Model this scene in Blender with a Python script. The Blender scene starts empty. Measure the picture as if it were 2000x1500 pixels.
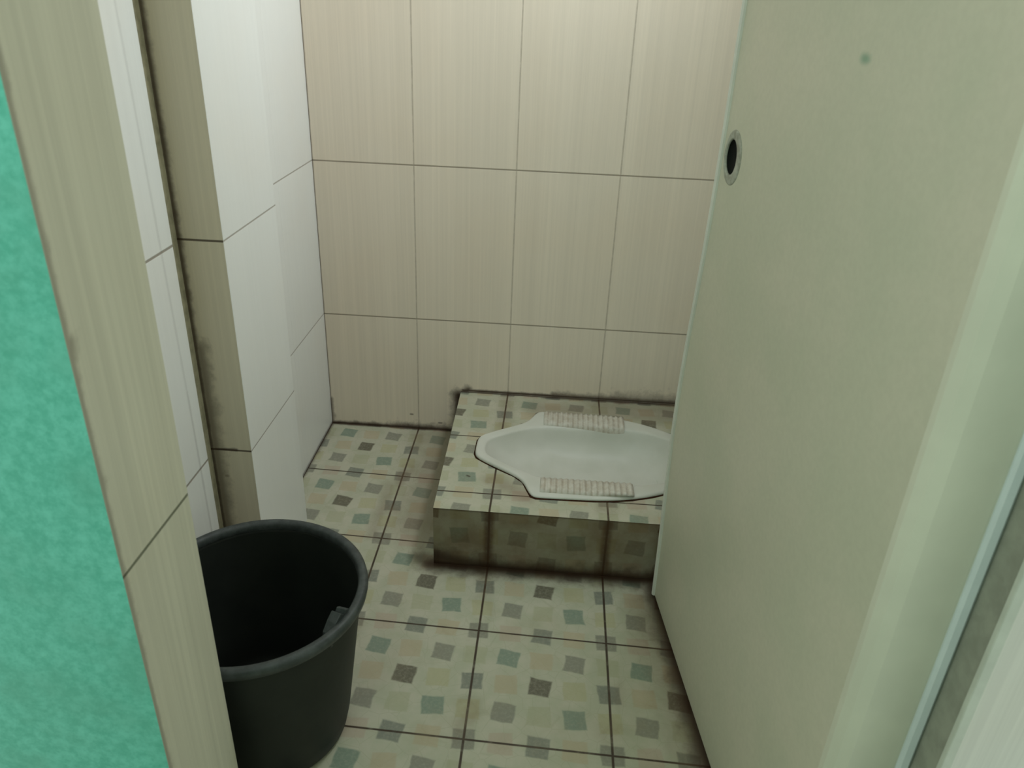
import bpy, bmesh, math
from mathutils import Vector, Matrix

# ------------------------------------------------------------------ units
T = 0.25                      # one floor tile is 25 cm; most numbers below are in tiles
def w(x, y, z): return Vector((x*T, y*T, z*T))
sc = bpy.context.scene
C = sc.collection

# ------------------------------------------------------------------ camera
F_PX = 1505.4
cam_pos = w(1.3964, -7.5556, 4.4698)
yaw, pitch, roll = -0.04709, 0.46453, 0.04081
fw = Vector((math.sin(yaw)*math.cos(pitch), math.cos(yaw)*math.cos(pitch), -math.sin(pitch)))
rt = Vector((math.cos(yaw), -math.sin(yaw), 0)); up = rt.cross(fw)
r2 = math.cos(roll)*rt + math.sin(roll)*up
u2 = -math.sin(roll)*rt + math.cos(roll)*up
cd = bpy.data.cameras.new('camera'); cam = bpy.data.objects.new('camera', cd); C.objects.link(cam)
cd.sensor_width = 36; cd.sensor_fit = 'HORIZONTAL'; cd.lens = F_PX/2000*36
cd.clip_start = 0.02; cd.clip_end = 50
m3 = Matrix((r2, u2, -fw)).transposed()
cam.matrix_world = Matrix.Translation(cam_pos) @ m3.to_4x4()
cd.dof.use_dof = True; cd.dof.focus_distance = 1.7; cd.dof.aperture_fstop = 9.0
sc.camera = cam

# ------------------------------------------------------------------ world, lights, exposure
wd = bpy.data.worlds.new('world'); sc.world = wd; wd.use_nodes = True
bg = wd.node_tree.nodes['Background']
bg.inputs[0].default_value = (0.90, 1.0, 0.89, 1); bg.inputs[1].default_value = 0.98

def area(name, loc, target, sx, sy, power, col, spread=math.pi):
    l = bpy.data.lights.new(name, 'AREA'); l.shape = 'RECTANGLE'; l.size = sx; l.size_y = sy
    l.energy = power; l.color = col; l.spread = spread
    o = bpy.data.objects.new(name, l); C.objects.link(o); o.location = loc
    o.rotation_euler = (target - loc).to_track_quat('-Z', 'Y').to_euler(); return o
# daylight through the high ventilation opening in the right wall
area('window_daylight', w(3.36, -1.4, 7.5), w(-0.9, -1.35, 2.6), 0.45, 0.42, 10.2, (0.88, 0.94, 1.0), 2.35)
# daylight from the corridor outside, above and behind the camera
area('corridor_daylight', w(-1.6, -13.5, 9.5), w(1.0, -5.0, 3.0), 1.2, 1.2, 16.0, (0.72, 1.0, 0.92))

sc.view_settings.view_transform = 'Standard'; sc.view_settings.look = 'None'
sc.view_settings.gamma = 1; sc.view_settings.use_curve_mapping = False
sc.view_settings.exposure = 0.0

# ------------------------------------------------------------------ node helpers
class NT:
    def __init__(s, name):
        s.m = bpy.data.materials.new(name); s.m.use_nodes = True
        s.t = s.m.node_tree; s.n = s.t.nodes; s.b = s.n['Principled BSDF']
        g = s.n.new('ShaderNodeNewGeometry'); s.pos = g.outputs['Position']
        sp = s.n.new('ShaderNodeSeparateXYZ'); s.link(s.pos, sp.inputs[0])
        s.x, s.y, s.z = [s.math('DIVIDE', sp.outputs[i], T) for i in range(3)]   # in tiles
    def link(s, a, b): s.t.links.new(a, b)
    def put(s, v, sock):
        if isinstance(v, (int, float)): sock.default_value = v
        elif isinstance(v, tuple): sock.default_value = v if len(v) == len(sock.default_value) else (*v, 1)
        else: s.link(v, sock)
    def math(s, op, a, b=0.0, c=0.0):
        n = s.n.new('ShaderNodeMath'); n.operation = op
        for i, v in enumerate((a, b, c)): s.put(v, n.inputs[i])
        return n.outputs[0]
    def smooth(s, v, lo, hi, a=0.0, b=1.0):
        n = s.n.new('ShaderNodeMapRange'); n.interpolation_type = 'SMOOTHSTEP'
        s.put(v, n.inputs[0])
        for i, q in enumerate((lo, hi, a, b)): n.inputs[i+1].default_value = q
        return n.outputs[0]
    def vec(s, a, b, c):
        n = s.n.new('ShaderNodeCombineXYZ')
        for i, v in enumerate((a, b, c)): s.put(v, n.inputs[i])
        return n.outputs[0]
    def noise(s, vec, scale, detail=3, rough=0.55):
        n = s.n.new('ShaderNodeTexNoise'); s.put(vec, n.inputs['Vector'])
        n.inputs['Scale'].default_value = scale; n.inputs['Detail'].default_value = detail
        n.inputs['Roughness'].default_value = rough
        return n.outputs['Fac']
    def mix(s, f, a, b, blend='MIX'):
        n = s.n.new('ShaderNodeMix'); n.data_type = 'RGBA'; n.blend_type = blend
        s.put(f, n.inputs[0]); s.put(a, n.inputs[6]); s.put(b, n.inputs[7]); return n.outputs[2]
    def seg(s, A, B, wd, wob=None, wamt=0.6):
        """soft mask round the line A-B (tiles), width wd, its edge broken by noise"""
        A = Vector(A); B = Vector(B); BA = B-A; L2 = BA.length_squared
        P = s.vec(s.x, s.y, s.z)
        d = s.n.new('ShaderNodeVectorMath'); d.operation = 'SUBTRACT'; s.link(P, d.inputs[0]); d.inputs[1].default_value = A
        dt = s.n.new('ShaderNodeVectorMath'); dt.operation = 'DOT_PRODUCT'; s.link(d.outputs[0], dt.inputs[0]); dt.inputs[1].default_value = BA/L2
        h = s.n.new('ShaderNodeClamp'); s.link(dt.outputs['Value'], h.inputs[0])
        sc_ = s.n.new('ShaderNodeVectorMath'); sc_.operation = 'SCALE'; sc_.inputs[0].default_value = BA; s.link(h.outputs[0], sc_.inputs['Scale'])
        e = s.n.new('ShaderNodeVectorMath'); e.operation = 'DISTANCE'; s.link(d.outputs[0], e.inputs[0]); s.link(sc_.outputs[0], e.inputs[1])
        dist = e.outputs['Value']
        if wob is not None:
            dist = s.math('MULTIPLY', dist, s.math('MULTIPLY_ADD', wob, 2*wamt*1.6, 1-wamt*1.6))
        return s.smooth(dist, 0.0, wd, 1.0, 0.0)
    def maxi(s, l):
        r = l[0]
        for v in l[1:]: r = s.math('MAXIMUM', r, v)
        return r
    def line(s, v, v0, period, half):
        """1 on grout lines at v = v0 + k*period"""
        q = s.math('DIVIDE', s.math('SUBTRACT', v, v0), period)
        f = s.math('ABSOLUTE', s.math('SUBTRACT', s.math('FRACT', s.math('ADD', q, 0.5)), 0.5))
        return s.smooth(f, half/period*0.5, half/period*1.3, 1.0, 0.0)
    def finish(s, col, rough=0.4, spec=0.4, bump=None, bstr=0.3, bdist=0.002):
        s.put(col, s.b.inputs['Base Color']); s.put(rough, s.b.inputs['Roughness'])
        s.b.inputs['Specular IOR Level'].default_value = spec
        if bump is not None:
            n = s.n.new('ShaderNodeBump'); n.inputs['Strength'].default_value = bstr; n.inputs['Distance'].default_value = bdist
            s.link(bump, n.inputs['Height']); s.link(n.outputs[0], s.b.inputs['Normal'])
        return s.m

GRIME_SHADE = (0.035, 0.014, 0.006)
Z1 = 1.3816                   # height of the lower wall-tile joint

def wall_tile(name, axis, u0, v_strength=0.5, h_strength=0.8, z0=Z1, zp=1.6, stains_shade=(), base=(0.70, 0.675, 0.60),
              streak=0.10, grout=(0.16, 0.12, 0.08), rough=0.32, hw=0.0075, wide=1.0):
    k = NT(name)
    u = k.x if axis == 'x' else k.y
    st = k.noise(k.vec(k.math('MULTIPLY', k.x, 34), k.math('MULTIPLY', k.y, 34), k.math('MULTIPLY', k.z, 0.35)), 1.0, 4, 0.7)
    st2 = k.noise(k.vec(k.math('MULTIPLY', k.x, 9*wide), k.math('MULTIPLY', k.y, 9*wide), k.math('MULTIPLY', k.z, 0.15)), 1.0, 2, 0.5)
    s = k.math('ADD', k.math('MULTIPLY', k.math('SUBTRACT', st, 0.5), streak*2), k.math('MULTIPLY', k.math('SUBTRACT', st2, 0.5), streak*1.2))
    v = k.math('ADD', s, 1.0)
    mv = k.n.new('ShaderNodeVectorMath'); mv.operation = 'SCALE'; mv.inputs[0].default_value = base; k.link(v, mv.inputs['Scale'])
    col = mv.outputs[0]
    # faint warm blotches
    bl = k.noise(k.vec(k.x, k.y, k.z), 1.1, 3, 0.5)
    col = k.mix(k.smooth(bl, 0.4, 0.72, 0, 0.22), col, k.mix(1.0, col, (1.0, 0.93, 0.86), 'MULTIPLY'))
    n1 = k.noise(k.vec(k.x, k.y, k.z), 9.0, 4, 0.65)
    jh = k.line(k.z, z0, zp, hw); jv = k.line(u, u0, 1.0, hw)
    jm = k.math('MAXIMUM', k.math('MULTIPLY', jh, h_strength), k.math('MULTIPLY', jv, k.math('MULTIPLY', v_strength, k.smooth(n1, 0.3, 0.6, 0.55, 1.0))))
    col = k.mix(jm, col, grout)
    if stains_shade:
        ms = [k.math('MULTIPLY', k.seg(a, b, wd_, n1, wa), stg) for (a, b, wd_, stg, wa) in stains_shade]
        col = k.mix(k.maxi(ms), col, GRIME_SHADE)
    hgt = k.math('SUBTRACT', 1.0, k.math('MAXIMUM', jh, jv))
    return k.finish(col, rough, 0.35, hgt, 0.35, 0.0012)

# 16 cells of the printed floor tile, [row][column]; rows run from the joint near the viewer to the back
GR, TE, DK, BL = (0.225, 0.225, 0.175), (0.19, 0.25, 0.19), (0.105, 0.095, 0.065), (0.19, 0.205, 0.165)
PK, YE, PE, OL = (0.42, 0.33, 0.25), (0.39, 0.37, 0.20), (0.43, 0.35, 0.22), (0.36, 0.365, 0.23)
CELLS = [GR, PK, BL, PE,   YE, GR, OL, TE,   BL, PE, DK, YE,   OL, TE, PE, GR]
ROTS = [.04, .05, -.10, .0,   .05, -.10, .0, .10,   .08, .03, -.12, .05,   .0, -.12, .05, -.13]

def pattern(k, u, v):
    """cream base with checkered tilted squares, four by four to the tile; returns colour"""
    wob = k.noise(k.vec(k.x, k.y, k.z), 6.0, 2, 0.5)
    wo = k.math('MULTIPLY', k.math('SUBTRACT', wob, 0.5), 0.16)
    a = k.math('ADD', k.math('MULTIPLY_ADD', u, 4.0, 0.5), wo)
    b = k.math('SUBTRACT', k.math('MULTIPLY_ADD', v, 4.0, 0.5), wo)
    i = k.math('FLOORED_MODULO', k.math('FLOOR', a), 4.0)
    j = k.math('FLOORED_MODULO', k.math('FLOOR', b), 4.0)
    idx = k.math('DIVIDE', k.math('ADD', k.math('MULTIPLY_ADD', j, 4.0, i), 0.5), 16.0)
    def ramp(vals):
        r = k.n.new('ShaderNodeValToRGB'); r.color_ramp.interpolation = 'CONSTANT'
        el = r.color_ramp.elements
        el[0].position = 0; el[0].color = (*vals[0], 1); el[1].position = 1/16; el[1].color = (*vals[1], 1)
        for q in range(2, 16):
            e = el.new(q/16); e.color = (*vals[q], 1)
        k.link(idx, r.inputs[0]); return r.outputs[0]
    cc = ramp(CELLS)
    rr = ramp([(0.5+q, 0, 0) for q in ROTS])
    sp = k.n.new('ShaderNodeSeparateColor'); k.link(rr, sp.inputs[0])
    ang = k.math('SUBTRACT', sp.outputs[0], 0.5)
    fx = k.math('SUBTRACT', k.math('FRACT', a), 0.5); fy = k.math('SUBTRACT', k.math('FRACT', b), 0.5)
    ca, sa = k.math('COSINE', ang), k.math('SINE', ang)
    px = k.math('ADD', k.math('MULTIPLY', fx, ca), k.math('MULTIPLY', fy, sa))
    py = k.math('SUBTRACT', k.math('MULTIPLY', fy, ca), k.math('MULTIPLY', fx, sa))
    d = k.math('MAXIMUM', k.math('ABSOLUTE', px), k.math('ABSOLUTE', py))
    pale = k.math('FLOORED_MODULO', k.math('ADD', i, j), 2.0)
    edge = k.math('SUBTRACT', d, k.math('MULTIPLY', pale, 0.02))
    m = k.smooth(edge, 0.275, 0.345, 1.0, 0.0)
    m = k.math('MULTIPLY', m, k.math('MULTIPLY_ADD', pale, -0.32, 0.92))
    spk = k.noise(k.vec(k.x, k.y, k.z), 42.0, 3, 0.7)
    m = k.math('MULTIPLY', m, k.smooth(spk, 0.25, 0.6, 0.72, 1.0))
    # crackled outlines in the cream base
    vo = k.n.new('ShaderNodeTexVoronoi'); vo.feature = 'DISTANCE_TO_EDGE'; vo.inputs['Scale'].default_value = 7.0
    k.link(k.vec(k.math('ADD', u, 20.3), k.math('ADD', v, 11.7), 0.0), vo.inputs['Vector'])
    cr = k.smooth(vo.outputs['Distance'], 0.0, 0.03, 0.30, 0.0)
    bn = k.noise(k.vec(k.x, k.y, k.z), 5.0, 4, 0.6)
    base = k.mix(k.smooth(bn, 0.3, 0.7), (0.48, 0.465, 0.36), (0.41, 0.42, 0.305))
    base = k.mix(cr, base, (0.33, 0.33, 0.22))
    return k.mix(m, base, cc)

def floor_tile(name, kind, stains_shade, dirt=0.0):
    k = NT(name)
    if kind == 'floor':
        u = k.x; v = k.math('SUBTRACT', k.math('ADD', k.y, k.math('MULTIPLY', k.x, 0.035)), -0.975)
    elif kind == 'top':
        u = k.x; v = k.math('SUBTRACT', k.y, -1.9907)
    else:
        u = k.x; v = k.math('SUBTRACT', k.z, 0.085)
    col = pattern(k, u, v)
    n1 = k.noise(k.vec(k.x, k.y, k.z), 7.0, 5, 0.65)
    n2 = k.noise(k.vec(k.x, k.y, k.z), 2.2, 4, 0.6)
    jl = [k.line(u, 0.0, 1.0, 0.0095)]
    if kind != 'riser': jl.append(k.line(v, 0.0, 1.0, 0.0085))
    j = k.maxi(jl)
    col = k.mix(k.math('MULTIPLY', j, k.smooth(n1, 0.3, 0.5, 0.75, 1.0)), col, (0.045, 0.03, 0.018))
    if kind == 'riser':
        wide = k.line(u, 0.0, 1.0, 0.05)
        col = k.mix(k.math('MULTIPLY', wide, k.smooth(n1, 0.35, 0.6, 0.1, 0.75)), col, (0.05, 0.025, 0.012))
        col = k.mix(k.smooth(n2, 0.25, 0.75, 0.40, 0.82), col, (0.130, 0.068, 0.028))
    elif dirt:
        wide = k.line(u, 0.0, 1.0, 0.10)
        col = k.mix(k.math('MULTIPLY', wide, k.smooth(n2, 0.45, 0.7, 0.0, dirt)), col, (0.16, 0.11, 0.06))
        col = k.mix(k.smooth(n2, 0.5, 0.8, 0.0, dirt), col, (0.30, 0.25, 0.15))
    soft = [s_ for s_ in stains_shade if s_[3] < 0.5]; hard = [s_ for s_ in stains_shade if s_[3] >= 0.5]
    for grp, gc in ((soft, (0.15, 0.09, 0.05)), (hard, GRIME_SHADE)):
        if grp:
            ms = [k.math('MULTIPLY', k.seg(a, b, wd_, n1, wa), stg) for (a, b, wd_, stg, wa) in grp]
            col = k.mix(k.maxi(ms), col, gc)
    return k.finish(col, 0.38, 0.35, k.math('SUBTRACT', 1.0, j), 0.4, 0.0012)

def plain(name, col, rough=0.5, spec=0.4, var=0.06, scale=4.0, detail_bump=0.0):
    k = NT(name)
    n1 = k.noise(k.vec(k.x, k.y, k.z), scale, 4, 0.6)
    c = k.mix(k.smooth(n1, 0.3, 0.7), tuple(q*(1-var) for q in col), tuple(min(1, q*(1+var)) for q in col))
    if detail_bump:
        return k.finish(c, rough, spec, k.noise(k.vec(k.x, k.y, k.z), 60.0, 3, 0.6), detail_bump, 0.001)
    return k.finish(c, rough, spec)

# ------------------------------------------------------------------ mesh helpers
def build(name, bm, mat, parent=None, smooth=False, loc=None):
    """link bm (world metres) as ONE mesh object, its origin at loc"""
    me = bpy.data.meshes.new(name)
    bmesh.ops.recalc_face_normals(bm, faces=bm.faces)
    if loc is not None: bmesh.ops.translate(bm, verts=bm.verts, vec=-loc)
    if smooth:
        for f in bm.faces: f.smooth = True
    bm.to_mesh(me); bm.free()
    for m in (mat if isinstance(mat, list) else [mat]): me.materials.append(m)
    o = bpy.data.objects.new(name, me); C.objects.link(o)
    if parent is not None: o.parent = parent
    elif loc is not None: o.location = loc
    return o
def struct(o, label=None):
    o['kind'] = 'structure'
    if label: o['label'] = label
    return o
def thing(name, label, cat, loc):
    o = bpy.data.objects.new(name, None); C.objects.link(o); o.location = loc; o.empty_display_size = 0.05
    o['label'] = label; o['category'] = cat; return o
def box(bm, a, b, mi=0):
    (x0, y0, z0), (x1, y1, z1) = a, b
    vs = [bm.verts.new(w(x, y, z)) for z in (z0, z1) for x, y in ((x0, y0), (x1, y0), (x1, y1), (x0, y1))]
    fs = [(0, 3, 2, 1), (4, 5, 6, 7), (0, 1, 5, 4), (1, 2, 6, 5), (2, 3, 7, 6), (3, 0, 4, 7)]
    out = [bm.faces.new([vs[i] for i in f]) for f in fs]
    for f in out: f.material_index = mi
    return out
def newbox(a, b):
    bm = bmesh.new(); box(bm, a, b); return bm
def bevel(bm, r, seg=2):
    bmesh.ops.bevel(bm, geom=list(bm.edges), offset=r, segments=seg, affect='EDGES', profile=0.5)

CEIL = 9.8
def floor_z(y): return 0.045*(1+y/3.0) if y > -3 else 0.0

# ------------------------------------------------------------------ floor
leafA = (2.425, -2.47); leafB = (2.78, -5.11)
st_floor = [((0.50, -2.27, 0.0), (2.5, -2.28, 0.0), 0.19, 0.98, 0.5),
            ((-1.0, -0.01, 0.04), (0.5, -0.01, 0.04), 0.045, 0.95, 0.6),
            ((-1.0, 0.0, 0.04), (-1.02, -1.2, 0.03), 0.05, 0.85, 0.5),
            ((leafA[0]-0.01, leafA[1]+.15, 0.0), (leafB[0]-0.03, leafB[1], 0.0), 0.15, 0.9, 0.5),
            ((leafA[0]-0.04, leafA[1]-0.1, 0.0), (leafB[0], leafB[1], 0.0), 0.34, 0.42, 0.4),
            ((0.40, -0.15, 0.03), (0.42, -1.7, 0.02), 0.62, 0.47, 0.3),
            ((0.0, -0.9, 0.03), (0.0, -1.1, 0.03), 0.12, 0.40, 0.5),
            ((0.45, -0.1, 0.03), (0.5, -0.5, 0.03), 0.22, 0.48, 0.3),
            ((0.40, -2.2, 0.0), (0.5, -2.3, 0.0), 0.16, 0.7, 0.5),
            ((-0.1, -1.15, 0.03), (-0.1, -1.95, 0.03), 0.12, 0.3, 0.5)]
M_FLOOR = floor_tile('printed_floor_tile', 'floor', st_floor, 0.30)
bm = bmesh.new()
ys = [0.3, 0, -1, -2, -3, -4.78, -5.34, -9, -14]
rows = []
for y in ys:
    rows.append([bm.verts.new(w(x, y, floor_z(min(y, 0)))) for x in (-1.3, 3.5)])
for a, b in zip(rows, rows[1:]): bm.faces.new((a[0], b[0], b[1], a[1]))
r = bmesh.ops.extrude_face_region(bm, geom=list(bm.faces))
bmesh.ops.translate(bm, verts=[v for v in r['geom'] if isinstance(v, bmesh.types.BMVert)], vec=(0, 0, -0.05))
struct(build('floor', bm, M_FLOOR), 'printed tile floor with small tilted squares and dark grout')

# ------------------------------------------------------------------ back wall, far left wall, ceiling, right wall
HP_B, HP_F = 0.55, 0.600      # platform height at the wall and at its front
PX0b, PX0f, PY = 0.478, 0.5236, -2.258
def plat_z(y): return HP_B + (HP_F-HP_B)*(y/PY)
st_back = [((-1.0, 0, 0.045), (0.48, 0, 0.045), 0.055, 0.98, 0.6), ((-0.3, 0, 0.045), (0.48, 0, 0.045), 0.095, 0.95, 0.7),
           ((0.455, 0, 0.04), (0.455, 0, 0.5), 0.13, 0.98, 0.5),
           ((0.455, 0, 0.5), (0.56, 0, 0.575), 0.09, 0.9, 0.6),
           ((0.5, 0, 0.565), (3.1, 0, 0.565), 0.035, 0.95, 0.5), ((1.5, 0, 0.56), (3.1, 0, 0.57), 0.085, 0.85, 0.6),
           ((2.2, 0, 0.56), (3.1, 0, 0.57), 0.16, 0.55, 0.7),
           ((-1.0, 0, 0.05), (-1.0, 0, 0.35), 0.06, 0.75, 0.7), ((-1.0, 0, 0.05), (-1.0, 0, 4.5), 0.018, 0.6, 0.4),
           ((0.23, 0, 0.13), (0.26, 0, 0.13), 0.02, 0.7, 0.3), ((-0.07, 0, 0.22), (-0.09, 0, 0.22), 0.02, 0.7, 0.3)]
M_BACK = wall_tile('wall_tile_back', 'x', 0.0, 0.40, 0.68, stains_shade=st_back, base=(0.80, 0.705, 0.58))
struct(build('wall_back', newbox((-1.5, 0, -0.2), (3.6, 0.5, CEIL)), M_BACK), 'cream streaked wall tiles behind the squat toilet')

st_left = [((-1.0, 0, 0.05), (-1.0, -1.9, 0.03), 0.035, 0.6, 0.5)]
M_LEFTF = wall_tile('wall_tile_left', 'y', -1.0, 0.0, 0.62, stains_shade=st_left, base=(0.70, 0.705, 0.665), streak=0.03, hw=0.006)
struct(build('wall_left', newbox((-1.5, -1.9, -0.2), (-1.0, 0, CEIL)), M_LEFTF), 'pale tiled wall beyond the pillar')

# pillar standing out of the left wall: front shade put into its tile colour
st_pil = [((-1.045, -2.79, 0), (-1.045, -2.79, 8), 0.045, 0.9, 0.6),
          ((-1.02, -2.79, 1.39), (-0.86, -2.79, 1.385), 0.02, 0.9, 0.5),
          ((-1.02, -2.79, 0), (-1.02, -2.79, 2.2), 0.10, 0.6, 0.7), ((-0.97, -2.79, 1.15), (-0.96, -2.79, 1.15), 0.03, 0.6, 0.5),
          ((-1.02, -2.79, 0), (-0.74, -2.79, 0), 0.12, 0.6, 0.5)]
M_PILF = wall_tile('wall_tile_pillar_front', 'x', -0.75+0.5, 0.0, 0.9, stains_shade=st_pil, base=(0.66, 0.60, 0.46), streak=0.12, hw=0.008, grout=(0.05, 0.03, 0.015))
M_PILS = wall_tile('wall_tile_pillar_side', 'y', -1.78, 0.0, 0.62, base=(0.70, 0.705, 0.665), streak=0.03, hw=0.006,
                   stains_shade=[((-0.75, -2.785, 0), (-0.75, -2.785, 8), 0.008, 0.4, 0.3)])
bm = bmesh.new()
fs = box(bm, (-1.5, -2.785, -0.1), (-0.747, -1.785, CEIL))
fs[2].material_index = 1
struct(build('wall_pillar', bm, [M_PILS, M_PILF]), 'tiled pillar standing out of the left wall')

# near stretch of the left wall: mortar strip next to the pillar, then the tile skin in front of it
M_MORTAR = plain('dirty_mortar', (0.46, 0.42, 0.31), 0.85, 0.2, 0.2, 9.0, 0.4)
st_near = [((-1.015, -2.96, 1.36), (-1.015, -3.4, 1.36), 0.0, 0.0, 0.3)]
M_NEAR = wall_tile('wall_tile_near_left', 'y', -2.92, 0.0, 0.75, base=(0.70, 0.705, 0.665), streak=0.06, hw=0.009,
                   stains_shade=[((-1.015, -3.03, -1), (-1.015, -3.06, 2.0), 0.022, 0.22, 0.4), ((-1.015, -3.06, 2.0), (-1.015, -3.12, 4.6), 0.022, 0.14, 0.4)])
bm = newbox((-1.5, -4.78, -0.1), (-1.055, -2.785, CEIL))
struct(build('wall_left_near', bm, M_MORTAR), 'mortar strip beside the pillar')
bm = newbox((-1.055, -4.78, 0.0), (-1.015, -2.925, CEIL)); bevel(bm, 0.0015)
struct(build('wall_left_skin', bm, M_NEAR), 'white tiled near part of the left wall')

# right wall with a high ventilation opening
bm = bmesh.new()
wy0, wy1, wz0, wz1 = -2.3, -0.5, 6.6, 8.5
box(bm, (3.15, -4.78, -0.1), (3.5, wy0, CEIL)); box(bm, (3.15, wy1, -0.1), (3.5, 0, CEIL))
box(bm, (3.15, wy0, -0.1), (3.5, wy1, wz0)); box(bm, (3.15, wy0, wz1), (3.5, wy1, CEIL))
M_RIGHT = wall_tile('wall_tile_right', 'y', -1.0, 0.5, 0.8)
struct(build('wall_right', bm, M_RIGHT), 'tiled wall behind the open door')
M_CEIL = plain('ceiling_paint', (0.72, 0.70, 0.66), 0.8, 0.2, 0.03)
struct(build('ceiling', newbox((-1.5, -5.34, CEIL), (3.6, 0.5, CEIL+0.2)), M_CEIL), 'plain ceiling')

# ------------------------------------------------------------------ front wall (door wall)
k = NT('teal_paint')
n1 = k.noise(k.vec(k.x, k.y, k.z), 22.0, 5, 0.7); n2 = k.noise(k.vec(k.x, k.y, k.z), 2.5, 3, 0.6)
c = k.mix(k.smooth(n1, 0.3, 0.7), (0.11, 0.50, 0.37), (0.19, 0.66, 0.52))
c = k.mix(k.smooth(n2, 0.4, 0.7, 0, 0.5), c, (0.13, 0.44, 0.32))
M_TEAL = k.finish(c, 0.6, 0.3, n1, 0.35, 0.002)
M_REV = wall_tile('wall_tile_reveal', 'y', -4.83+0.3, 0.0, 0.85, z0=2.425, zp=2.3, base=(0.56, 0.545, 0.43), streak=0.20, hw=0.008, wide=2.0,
                  grout=(0.10, 0.11, 0.07), stains_shade=[((-0.17, -5.335, -1), (-0.17, -5.335, 8), 0.03, 0.45, 0.7), ((-0.17, -5.335, 3.35), (-0.17, -5.32, 3.40), 0.05, 0.45, 0.6)])  # the long band paints the dark shadow along the teal edge
OX0, OX1 = -0.17, 3.10        # door opening
bm = bmesh.new()
fs = box(bm, (-6.0, -5.345, -0.1), (OX0, -4.78, CEIL)); fs[3].material_index = 1; fs[4].material_index = 2
struct(build('wall_front', bm, [M_TEAL, M_REV, M_NEAR]), 'teal painted outer wall left of the doorway with a tiled reveal')
M_OUTR = wall_tile('outer_wall_tile', 'x', 3.6, 0.3, 0.5, base=(0.70, 0.69, 0.63), streak=0.22, wide=1.5)
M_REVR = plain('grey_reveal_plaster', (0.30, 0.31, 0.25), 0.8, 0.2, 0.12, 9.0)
bm = bmesh.new()
fs = box(bm, (OX1, -5.34, -0.1), (7.0, -4.78, CEIL)); fs[5].material_index = 1
struct(build('wall_front_right', bm, [M_OUTR, M_REVR]), 'whitish outer wall right of the doorway')
struct(build('wall_front_head', newbox((OX0, -5.34, 8.2), (OX1, -4.78, CEIL)), M_OUTR), 'wall above the doorway')
bm = newbox((3.088, -5.352, 0), (3.13, -5.325, 8.2)); bevel(bm, 0.0012)
struct(build('trim_1', bm, plain('pale_corner_trim', (0.55, 0.58, 0.50), 0.4, 0.4, 0.08)), 'thin pale corner trim of the doorway')

struct(build('wall_sky_blocker', newbox((-6.0, -11.0, 0), (8.0, -10.6, 6.3)), plain('sky_blocker_green', (0.16, 0.24, 0.17), 0.7, 0.2, 0.1)), 'unseen wall added behind the camera to block low sky light')  # added unseen wall, keeps sky light off the near floor and lower door

# ------------------------------------------------------------------ toilet platform
plat = thing('toilet_platform', 'raised platform clad in printed square-pattern tiles with a stained brown front', 'platform', w(1.8, -1.1, 0))
st_top = [((0.48, -0.01, HP_B), (3.1, -0.01, HP_B), 0.03, 0.9, 0.5), ((1.4, -0.01, HP_B), (3.1, -0.01, HP_B), 0.07, 0.8, 0.6),
          ((1.35, -0.3, .58), (2.9, -0.3, .58), 0.30, 0.40, 0.3), ((2.0, -0.2, .58), (2.9, -0.2, .58), 0.35, 0.4, 0.3),
          ((1.0, -1.75, .58), (1.3, -2.0, .58), 0.18, 0.40, 0.3), ((1.0, 0, .56), (1.0, -0.9, .58), 0.14, 0.30, 0.4),
          ((0.75, -1.72, .59), (0.77, -1.73, .59), 0.02, 0.9, 0.3)]
M_TOP = floor_tile('printed_platform_tile', 'top', st_top, 0.38)
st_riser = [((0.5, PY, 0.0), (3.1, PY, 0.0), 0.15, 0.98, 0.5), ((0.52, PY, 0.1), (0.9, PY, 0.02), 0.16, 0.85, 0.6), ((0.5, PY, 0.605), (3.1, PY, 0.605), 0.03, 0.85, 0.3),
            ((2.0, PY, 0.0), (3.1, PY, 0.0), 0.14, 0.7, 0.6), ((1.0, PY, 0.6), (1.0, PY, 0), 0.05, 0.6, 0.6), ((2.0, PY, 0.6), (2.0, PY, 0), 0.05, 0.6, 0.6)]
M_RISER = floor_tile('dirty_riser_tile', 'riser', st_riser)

# outline of the pan (tiles), clockwise from the pointed left end; symmetric about y = -1.205
PC = -1.205
half = [(0.775, 0.0), (0.775, 0.13), (0.80, 0.20), (0.87, 0.262), (0.99, 0.355), (1.17, 0.475), (1.255, 0.565), (1.295, 0.68), (1.335, 0.785), (1.385, 0.81), (1.52, 0.805),
        (1.70, 0.80), (1.88, 0.795), (2.05, 0.775), (2.22, 0.735), (2.40, 0.67), (2.56, 0.585), (2.70, 0.49), (2.82, 0.375), (2.90, 0.24), (2.94, 0.12), (2.95, 0.0)]
inner = [(0.875, 0.0), (0.88, 0.09), (0.91, 0.15), (0.98, 0.205), (1.08, 0.28), (1.18, 0.345), (1.27, 0.395), (1.34, 0.43), (1.40, 0.455), (1.46, 0.47), (1.56, 0.48),
         (1.70, 0.49), (1.88, 0.50), (2.05, 0.51), (2.22, 0.51), (2.36, 0.49), (2.50, 0.445), (2.63, 0.375), (2.73, 0.29), (2.80, 0.19), (2.83, 0.09), (2.84, 0.0)]
def ring(h):
    return [(x, PC+y) for x, y in h] + [(x, PC-y) for x, y in h[-2:0:-1]]
OUT = ring(half); INN = ring(inner)
bm = bmesh.new()
def edge_loop(pts, zf):
    vs = [bm.verts.new(w(x, y, zf(x, y))) for x, y in pts]
    return vs, [bm.edges.new((vs[i], vs[(i+1) % len(vs)])) for i in range(len(vs))]
pz = lambda x, y: plat_z(y)
shr = [(2.0+(x-2.0)*0.985, PC+(y-PC)*0.975) for x, y in OUT]
v1, e1 = edge_loop([(PX0b, 0), (PX0f, PY), (3.15, PY-0.02), (3.15, 0)], pz)
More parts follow.
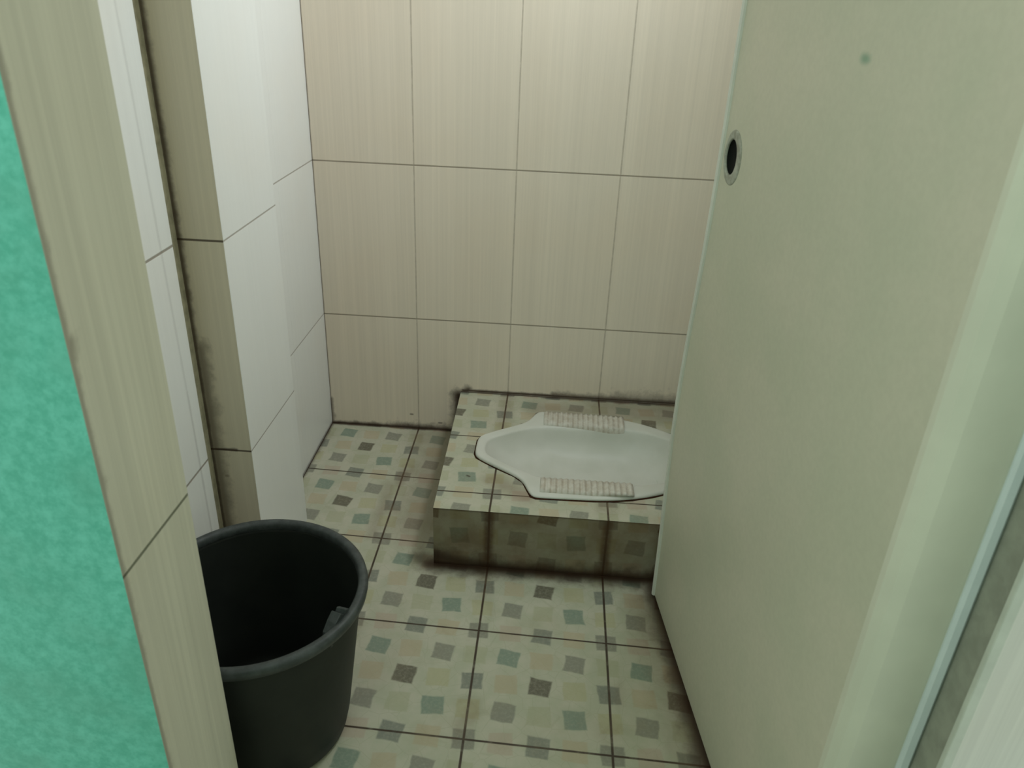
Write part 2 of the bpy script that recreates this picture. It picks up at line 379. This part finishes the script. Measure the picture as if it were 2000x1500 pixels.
v2, e2 = edge_loop(shr, pz)
bmesh.ops.triangle_fill(bm, use_beauty=True, edges=e1+e2)
hole_faces = [f for f in bm.faces if all(v in v2 for v in f.verts)]
if hole_faces: bmesh.ops.delete(bm, geom=hole_faces, context='FACES_ONLY')
# left face and front lip
lo = [bm.verts.new(w(PX0b, 0, -0.05)), bm.verts.new(w(PX0f, PY, -0.05)), bm.verts.new(w(3.15, PY-0.02, -0.05))]
bm.faces.new((v1[0], lo[0], lo[1], v1[1]))
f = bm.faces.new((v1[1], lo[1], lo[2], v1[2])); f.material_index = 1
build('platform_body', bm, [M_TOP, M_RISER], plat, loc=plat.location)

# ------------------------------------------------------------------ squat toilet
toi = thing('squat_toilet', 'white ceramic squat toilet pan with ribbed foot rests set into the tiled platform', 'toilet', w(1.8, PC, 0.575))
k = NT('glazed_ceramic')
n1 = k.noise(k.vec(k.x, k.y, k.z), 3.0, 3, 0.5)
c = k.mix(k.smooth(n1, 0.35, 0.7), (0.60, 0.60, 0.53), (0.55, 0.555, 0.48))
M_CER = k.finish(c, 0.42, 0.35)
k = NT('ceramic_foot_rest_worn')
n1 = k.noise(k.vec(k.x, k.y, k.z), 14.0, 4, 0.7)
rib = k.line(k.x, 1.40, 0.052, 0.012)
c = k.mix(k.smooth(n1, 0.3, 0.7), (0.60, 0.58, 0.50), (0.50, 0.455, 0.37))
c = k.mix(k.math('MULTIPLY', rib, k.smooth(n1, 0.35, 0.6, 0.1, 0.4)), c, (0.30, 0.24, 0.17))
M_RIB = k.finish(c, 0.4, 0.4)
M_GAP = plain('black_joint_grime', GRIME_SHADE, 0.9, 0.1, 0.3, 20)
def lerp_ring(a, b, t): return [((1-t)*p[0]+t*q[0], (1-t)*p[1]+t*q[1]) for p, q in zip(a, b)]
def scale_ring(r, t, cx): return [(cx+(x-cx)*t, PC+(y-PC)*t) for x, y in r]
bm = bmesh.new()
spec = [(scale_ring(OUT, 0.98, 1.9), -0.02), (OUT, 0.0), (scale_ring(OUT, 0.998, 1.9), 0.018), (lerp_ring(OUT, INN, 0.10), 0.032), (lerp_ring(OUT, INN, 0.30), 0.036),
        (lerp_ring(OUT, INN, 0.75), 0.028), (lerp_ring(OUT, INN, 0.93), 0.018), (INN, -0.005), (scale_ring(INN, 0.965, 1.95), -0.05), (scale_ring(INN, 0.92, 2.0), -0.11),
        (scale_ring(INN, 0.84, 2.05), -0.18), (scale_ring(INN, 0.72, 2.12), -0.235), (scale_ring(INN, 0.56, 2.25), -0.27), (scale_ring(INN, 0.38, 2.38), -0.29), (scale_ring(INN, 0.2, 2.5), -0.30)]
prev = None
for pts, dz in spec:
    cur = [bm.verts.new(w(x, y, plat_z(y)+dz)) for x, y in pts]
    if prev:
        for i in range(len(cur)):
            bm.faces.new((prev[i], prev[(i+1) % len(cur)], cur[(i+1) % len(cur)], cur[i]))
    prev = cur
bm.faces.new(prev)
pan = build('pan', bm, M_CER, toi, True, loc=toi.location)
s = pan.modifiers.new('sub', 'SUBSURF'); s.levels = s.render_levels = 2
# grime joint round the pan
bm = bmesh.new()
oo = [bm.verts.new(w(x, y, plat_z(y)+0.003)) for x, y in [(1.86+(x-1.86)*1.008, PC+(y-PC)*1.018) for x, y in OUT]]
oi = [bm.verts.new(w(x, y, plat_z(y)+0.006)) for x, y in [(1.86+(x-1.86)*0.992, PC+(y-PC)*0.985) for x, y in OUT]]
for i in range(len(oo)):
    j = (i+1) % len(oo); bm.faces.new((oo[i], oo[j], oi[j], oi[i]))
r = bmesh.ops.extrude_face_region(bm, geom=list(bm.faces))
bmesh.ops.translate(bm, verts=[v for v in r['geom'] if isinstance(v, bmesh.types.BMVert)], vec=(0, 0, -0.0015))
o = build('grime_joint', bm, M_GAP, toi, loc=toi.location); o['label'] = 'black grime line round the pan edge'
# foot rests: a shallow block with cross ribs, one on either side of the bowl
def foot_rest(sgn):
    bm = bmesh.new(); x0, x1 = 1.415, 2.235; N = 16*8
    prof = [(0.755, 0.030), (0.745, 0.046), (0.70, 0.052), (0.60, 0.050), (0.535, 0.042), (0.505, 0.022), (0.500, -0.03)]
    rowsv = []
    for i in range(N+1):
        x = x0+(x1-x0)*i/N
        rb = 0.5-0.5*math.cos(2*math.pi*i/8)
        taper = max(0.0, (x-1.9)/0.34)
        rowsv.append([bm.verts.new(w(x, PC+sgn*(py if q else py-0.03*taper), plat_z(PC+sgn*py)+pz_+(rb*0.013 if 0 < q < 5 else 0))) for q, (py, pz_) in enumerate(prof)])
    for a, b in zip(rowsv, rowsv[1:]):
        for q in range(len(prof)-1): bm.faces.new((a[q], a[q+1], b[q+1], b[q]))
    for rw in (rowsv[0], rowsv[-1]): bm.faces.new(rw)
    o = build('foot_rest', bm, M_RIB, toi, True, loc=toi.location)
    return o
foot_rest(-1)['label'] = 'ribbed foot rest on the near side'
foot_rest(1)['label'] = 'ribbed foot rest on the far side'

# ------------------------------------------------------------------ bucket
BC = (-0.30, -4.00); BH = 1.20
buk = thing('bucket', 'large empty black plastic bucket on the tiled floor beside the doorway', 'bucket', w(BC[0], BC[1], 0))
k = NT('black_plastic')
n1 = k.noise(k.vec(k.x, k.y, k.z), 3.0, 4, 0.6)
c = k.mix(k.smooth(n1, 0.3, 0.7), (0.010, 0.0125, 0.010), (0.015, 0.018, 0.0145))
M_BUK = k.finish(c, 0.55, 0.35)
k = NT('scuffed_bucket_rim')
n1 = k.noise(k.vec(k.x, k.y, k.z), 12.0, 4, 0.7)
c = k.mix(k.smooth(n1, 0.35, 0.7), (0.034, 0.040, 0.038), (0.062, 0.072, 0.068))
M_RIM = k.finish(c, 0.5, 0.4)
def lathe(prof, mat, name, seg=96, parent=None, loc=None, closed=False):
    bm = bmesh.new(); rings = []
    for r_, z_ in prof:
        rings.append([bm.verts.new(w(BC[0]+r_*math.cos(2*math.pi*i/seg), BC[1]+r_*math.sin(2*math.pi*i/seg), z_)) for i in range(seg)])
    pairs = list(zip(rings, rings[1:]))
    if closed: pairs.append((rings[-1], rings[0]))
    for a, b in pairs:
        for i in range(seg): bm.faces.new((a[i], a[(i+1) % seg], b[(i+1) % seg], b[i]))
    if not closed: bm.faces.new(rings[0]); bm.faces.new(rings[-1])
    return build(name, bm, mat, parent, True, loc)
lathe([(0.44, 0.004), (0.475, 0.012), (0.495, 0.04), (0.52, 0.16), (0.645, 1.13), (0.648, 1.16), (0.632, 1.16), (0.628, 1.12), (0.50, 0.16), (0.46, 0.06), (0.40, 0.045)], M_BUK, 'bucket_body', parent=buk, loc=buk.location)
o = lathe([(0.646, 1.125), (0.662, 1.12), (0.682, 1.135), (0.688, 1.165), (0.684, 1.19), (0.668, 1.203), (0.640, 1.200), (0.628, 1.185), (0.624, 1.15), (0.634, 1.13)], M_RIM, 'rim', parent=buk, loc=buk.location, closed=True)
o['label'] = 'scuffed grey rim'
# broken handle lug inside the rim
bm = bmesh.new()
pts = [(-0.115, 1.06), (-0.105, 1.15), (-0.06, 1.205), (-0.012, 1.24), (0.022, 1.195), (0.040, 1.225), (0.070, 1.205), (0.07, 1.06)]
fr = []
for rr in (0.575, 0.640):
    fr.append([])
    for s_, z_ in pts:
        a = math.radians(-19)+s_/0.6
        fr[-1].append(bm.verts.new(w(BC[0]+rr*math.cos(a), BC[1]+rr*math.sin(a), z_)))
bm.faces.new(fr[0]); bm.faces.new(fr[1])
for i in range(len(pts)):
    j = (i+1) % len(pts); bm.faces.new((fr[0][i], fr[0][j], fr[1][j], fr[1][i]))
bevel(bm, 0.001)
build('handle_lug', bm, M_RIM, buk, loc=buk.location)['label'] = 'broken handle lug at the rim'

# ------------------------------------------------------------------ door
A0 = Vector((2.440, -2.591)); DT = Vector((0.12652, -0.99196)); DN = Vector((-0.99196, -0.12652))   # DN points to the visible side
LTH = 0.12; LTOP = 8.0
def lp(s_, z_, d=0.0):        # point on the leaf: s along, z up, d out of the visible face
    q = A0 + DT*s_ + DN*d; return w(q.x, q.y, z_)
def warp(z_): return -0.135 - 0.135*math.exp(-((z_-1.75)/1.15)**2) + (0.03 if z_ > 3 else 0)*0
k = NT('cream_pvc')
n1 = k.noise(k.vec(k.x, k.y, k.z), 1.3, 4, 0.55); n2 = k.noise(k.vec(k.x, k.y, k.z), 30.0, 3, 0.6)
c = k.mix(k.smooth(n1, 0.3, 0.7), (0.63, 0.60, 0.47), (0.57, 0.57, 0.435))
c = k.mix(k.smooth(n2, 0.3, 0.7, 0, 0.12), c, (0.38, 0.37, 0.28))
sq = k.n.new('ShaderNodeVectorMath'); sq.operation = 'MULTIPLY'; k.link(k.pos, sq.inputs[0]); sq.inputs[1].default_value = (0.5, 0.5, 1)
spot = lp(1.466, 4.298); spot.x *= 0.5; spot.y *= 0.5
dp = k.n.new('ShaderNodeVectorMath'); dp.operation = 'DISTANCE'; k.link(sq.outputs[0], dp.inputs[0]); dp.inputs[1].default_value = spot
c = k.mix(k.smooth(k.math('MULTIPLY', dp.outputs['Value'], k.math('MULTIPLY_ADD', n2, 0.8, 0.6)), 0.001, 0.0085, 0.65, 0.0), c, (0.09, 0.27, 0.17))
M_PVC = k.finish(c, 0.45, 0.35)
M_PVCE = plain('pale_pvc_edge', (0.66, 0.66, 0.58), 0.35, 0.4, 0.05)
HS, HZ, HR = 0.060, 3.648, 0.112         # empty lock hole
bm = bmesh.new()
SX1 = 2.55
NH = 40
for d in (0.0, -LTH):
    # outer outline of the leaf face with the warped free edge, and the round hole
    zs = [0.035+i*(LTOP-0.035)/48 for i in range(49)]
    out = [(warp(z_)+0.045, z_) for z_ in zs] + [(SX1, z_) for z_ in reversed(zs)]
    vo = [bm.verts.new(lp(a, b, d)) for a, b in out]
    vh = [bm.verts.new(lp(HS+HR*0.92*math.cos(2*math.pi*i/NH), HZ+HR*math.sin(2*math.pi*i/NH), d)) for i in range(NH)]
    eo = [bm.edges.new((vo[i], vo[(i+1) % len(vo)])) for i in range(len(vo))]
    eh = [bm.edges.new((vh[i], vh[(i+1) % NH])) for i in range(NH)]
    before = set(bm.faces)
    bmesh.ops.triangle_fill(bm, use_beauty=True, edges=eo+eh)
    bad = [f for f in bm.faces if f not in before and all(v in vh for v in f.verts)]
    if bad: bmesh.ops.delete(bm, geom=bad, context='FACES_ONLY')
    if d == 0.0: fo, fh = vo, vh
    else:
        for L_, M_ in ((fo, vo), (fh, vh)):
            for i in range(len(L_)):
                j = (i+1) % len(L_); bm.faces.new((L_[i], L_[j], M_[j], M_[i]))
door = struct(build('door_1', bm, M_PVC, loc=lp(SX1, 0)), 'cream plastic door standing open into the room')
dl = lp(SX1, 0)
# free-edge profile strip, slightly proud of the leaf
bm = bmesh.new(); prev = None
zs = [0.03+i*(LTOP-0.03)/60 for i in range(61)]
for z_ in zs:
    e = warp(z_)
    cur = [bm.verts.new(lp(a, z_, d)) for a, d in ((e+0.050, -0.01), (e+0.046, 0.014), (e+0.030, 0.022), (e+0.004, 0.016), (e, 0.0), (e, -LTH), (e+0.05, -LTH))]
    if prev:
        for i in range(len(cur)):
            j = (i+1) % len(cur); bm.faces.new((prev[i], prev[j], cur[j], cur[i]))
    else: bm.faces.new(cur)
    prev = cur
bm.faces.new(prev)
build('edge_strip', bm, M_PVCE, door, loc=dl)['label'] = 'pale edge strip'
# shallow black cup painting the shade inside the hole, and the worn ring round it
bm = bmesh.new(); rg = []
for rr, d in ((0.104, 0.0), (0.112, 0.005), (0.150, 0.006), (0.160, 0.003), (0.163, 0.0), (0.150, -0.01), (0.112, -0.03)):
    rg.append([bm.verts.new(lp(HS+(0.025 if rr > 0.13 else 0)+rr*0.95*math.cos(2*math.pi*i/NH), HZ+rr*math.sin(2*math.pi*i/NH), d)) for i in range(NH)])
for a, b in zip(rg, rg[1:]+rg[:1]):
    for i in range(NH): bm.faces.new((a[i], a[(i+1) % NH], b[(i+1) % NH], b[i]))
k = NT('worn_hole_ring')
n1 = k.noise(k.vec(k.x, k.y, k.z), 16.0, 4, 0.7)
M_RING = k.finish(k.mix(k.smooth(n1, 0.35, 0.65), (0.44, 0.45, 0.37), (0.30, 0.30, 0.235)), 0.7, 0.2)
build('hole_ring', bm, M_RING, door, True, loc=dl)['label'] = 'worn ring round the empty lock hole'
bm = bmesh.new(); rg = []
for rr, d in ((0.1035, -0.006), (0.100, -0.020), (0.02, -0.022)):
    rg.append([bm.verts.new(lp(HS+rr*0.92*math.cos(2*math.pi*i/NH), HZ+rr*math.sin(2*math.pi*i/NH), d)) for i in range(NH)])
for a, b in zip(rg, rg[1:]):
    for i in range(NH): bm.faces.new((a[i], a[(i+1) % NH], b[(i+1) % NH], b[i]))
bm.faces.new(rg[-1])
build('lock_hole_shade', bm, plain('painted_hole_shade', (0.008, 0.009, 0.007), 0.8, 0.1, 0.2), door, True, loc=dl)['label'] = 'black cup painting the shade inside the empty lock hole'

# door frame post on the hinge side
bm = bmesh.new()
def prism(bm, pts, z0, z1):
    a = [bm.verts.new(w(x, y, z0)) for x, y in pts]; b = [bm.verts.new(w(x, y, z1)) for x, y in pts]
    bm.faces.new(a); bm.faces.new(b)
    for i in range(len(pts)):
        j = (i+1) % len(pts); bm.faces.new((a[i], a[j], b[j], b[i]))
prism(bm, [(2.775, -5.06), (2.755, -5.09), (2.76, -5.12), (2.79, -5.15), (2.84, -5.165), (3.04, -5.150), (3.062, -5.145), (3.062, -5.00), (2.775, -5.00)], 0.02, 8.0)
post = struct(build('trim_2', bm, plain('cream_frame_pvc', (0.66, 0.66, 0.53), 0.5, 0.3, 0.04, 2.0)), 'cream plastic door frame post')
bm = bmesh.new()
prism(bm, [(3.050, -5.04), (3.050, -5.155), (3.060, -5.172), (3.085, -5.178), (3.0995, -5.165), (3.0995, -5.04)], 0.02, 8.0)
build('frame_lip', bm, plain('bluish_pvc_lip', (0.62, 0.69, 0.68), 0.4, 0.4, 0.04), post)['label'] = 'bright outer lip of the door frame'
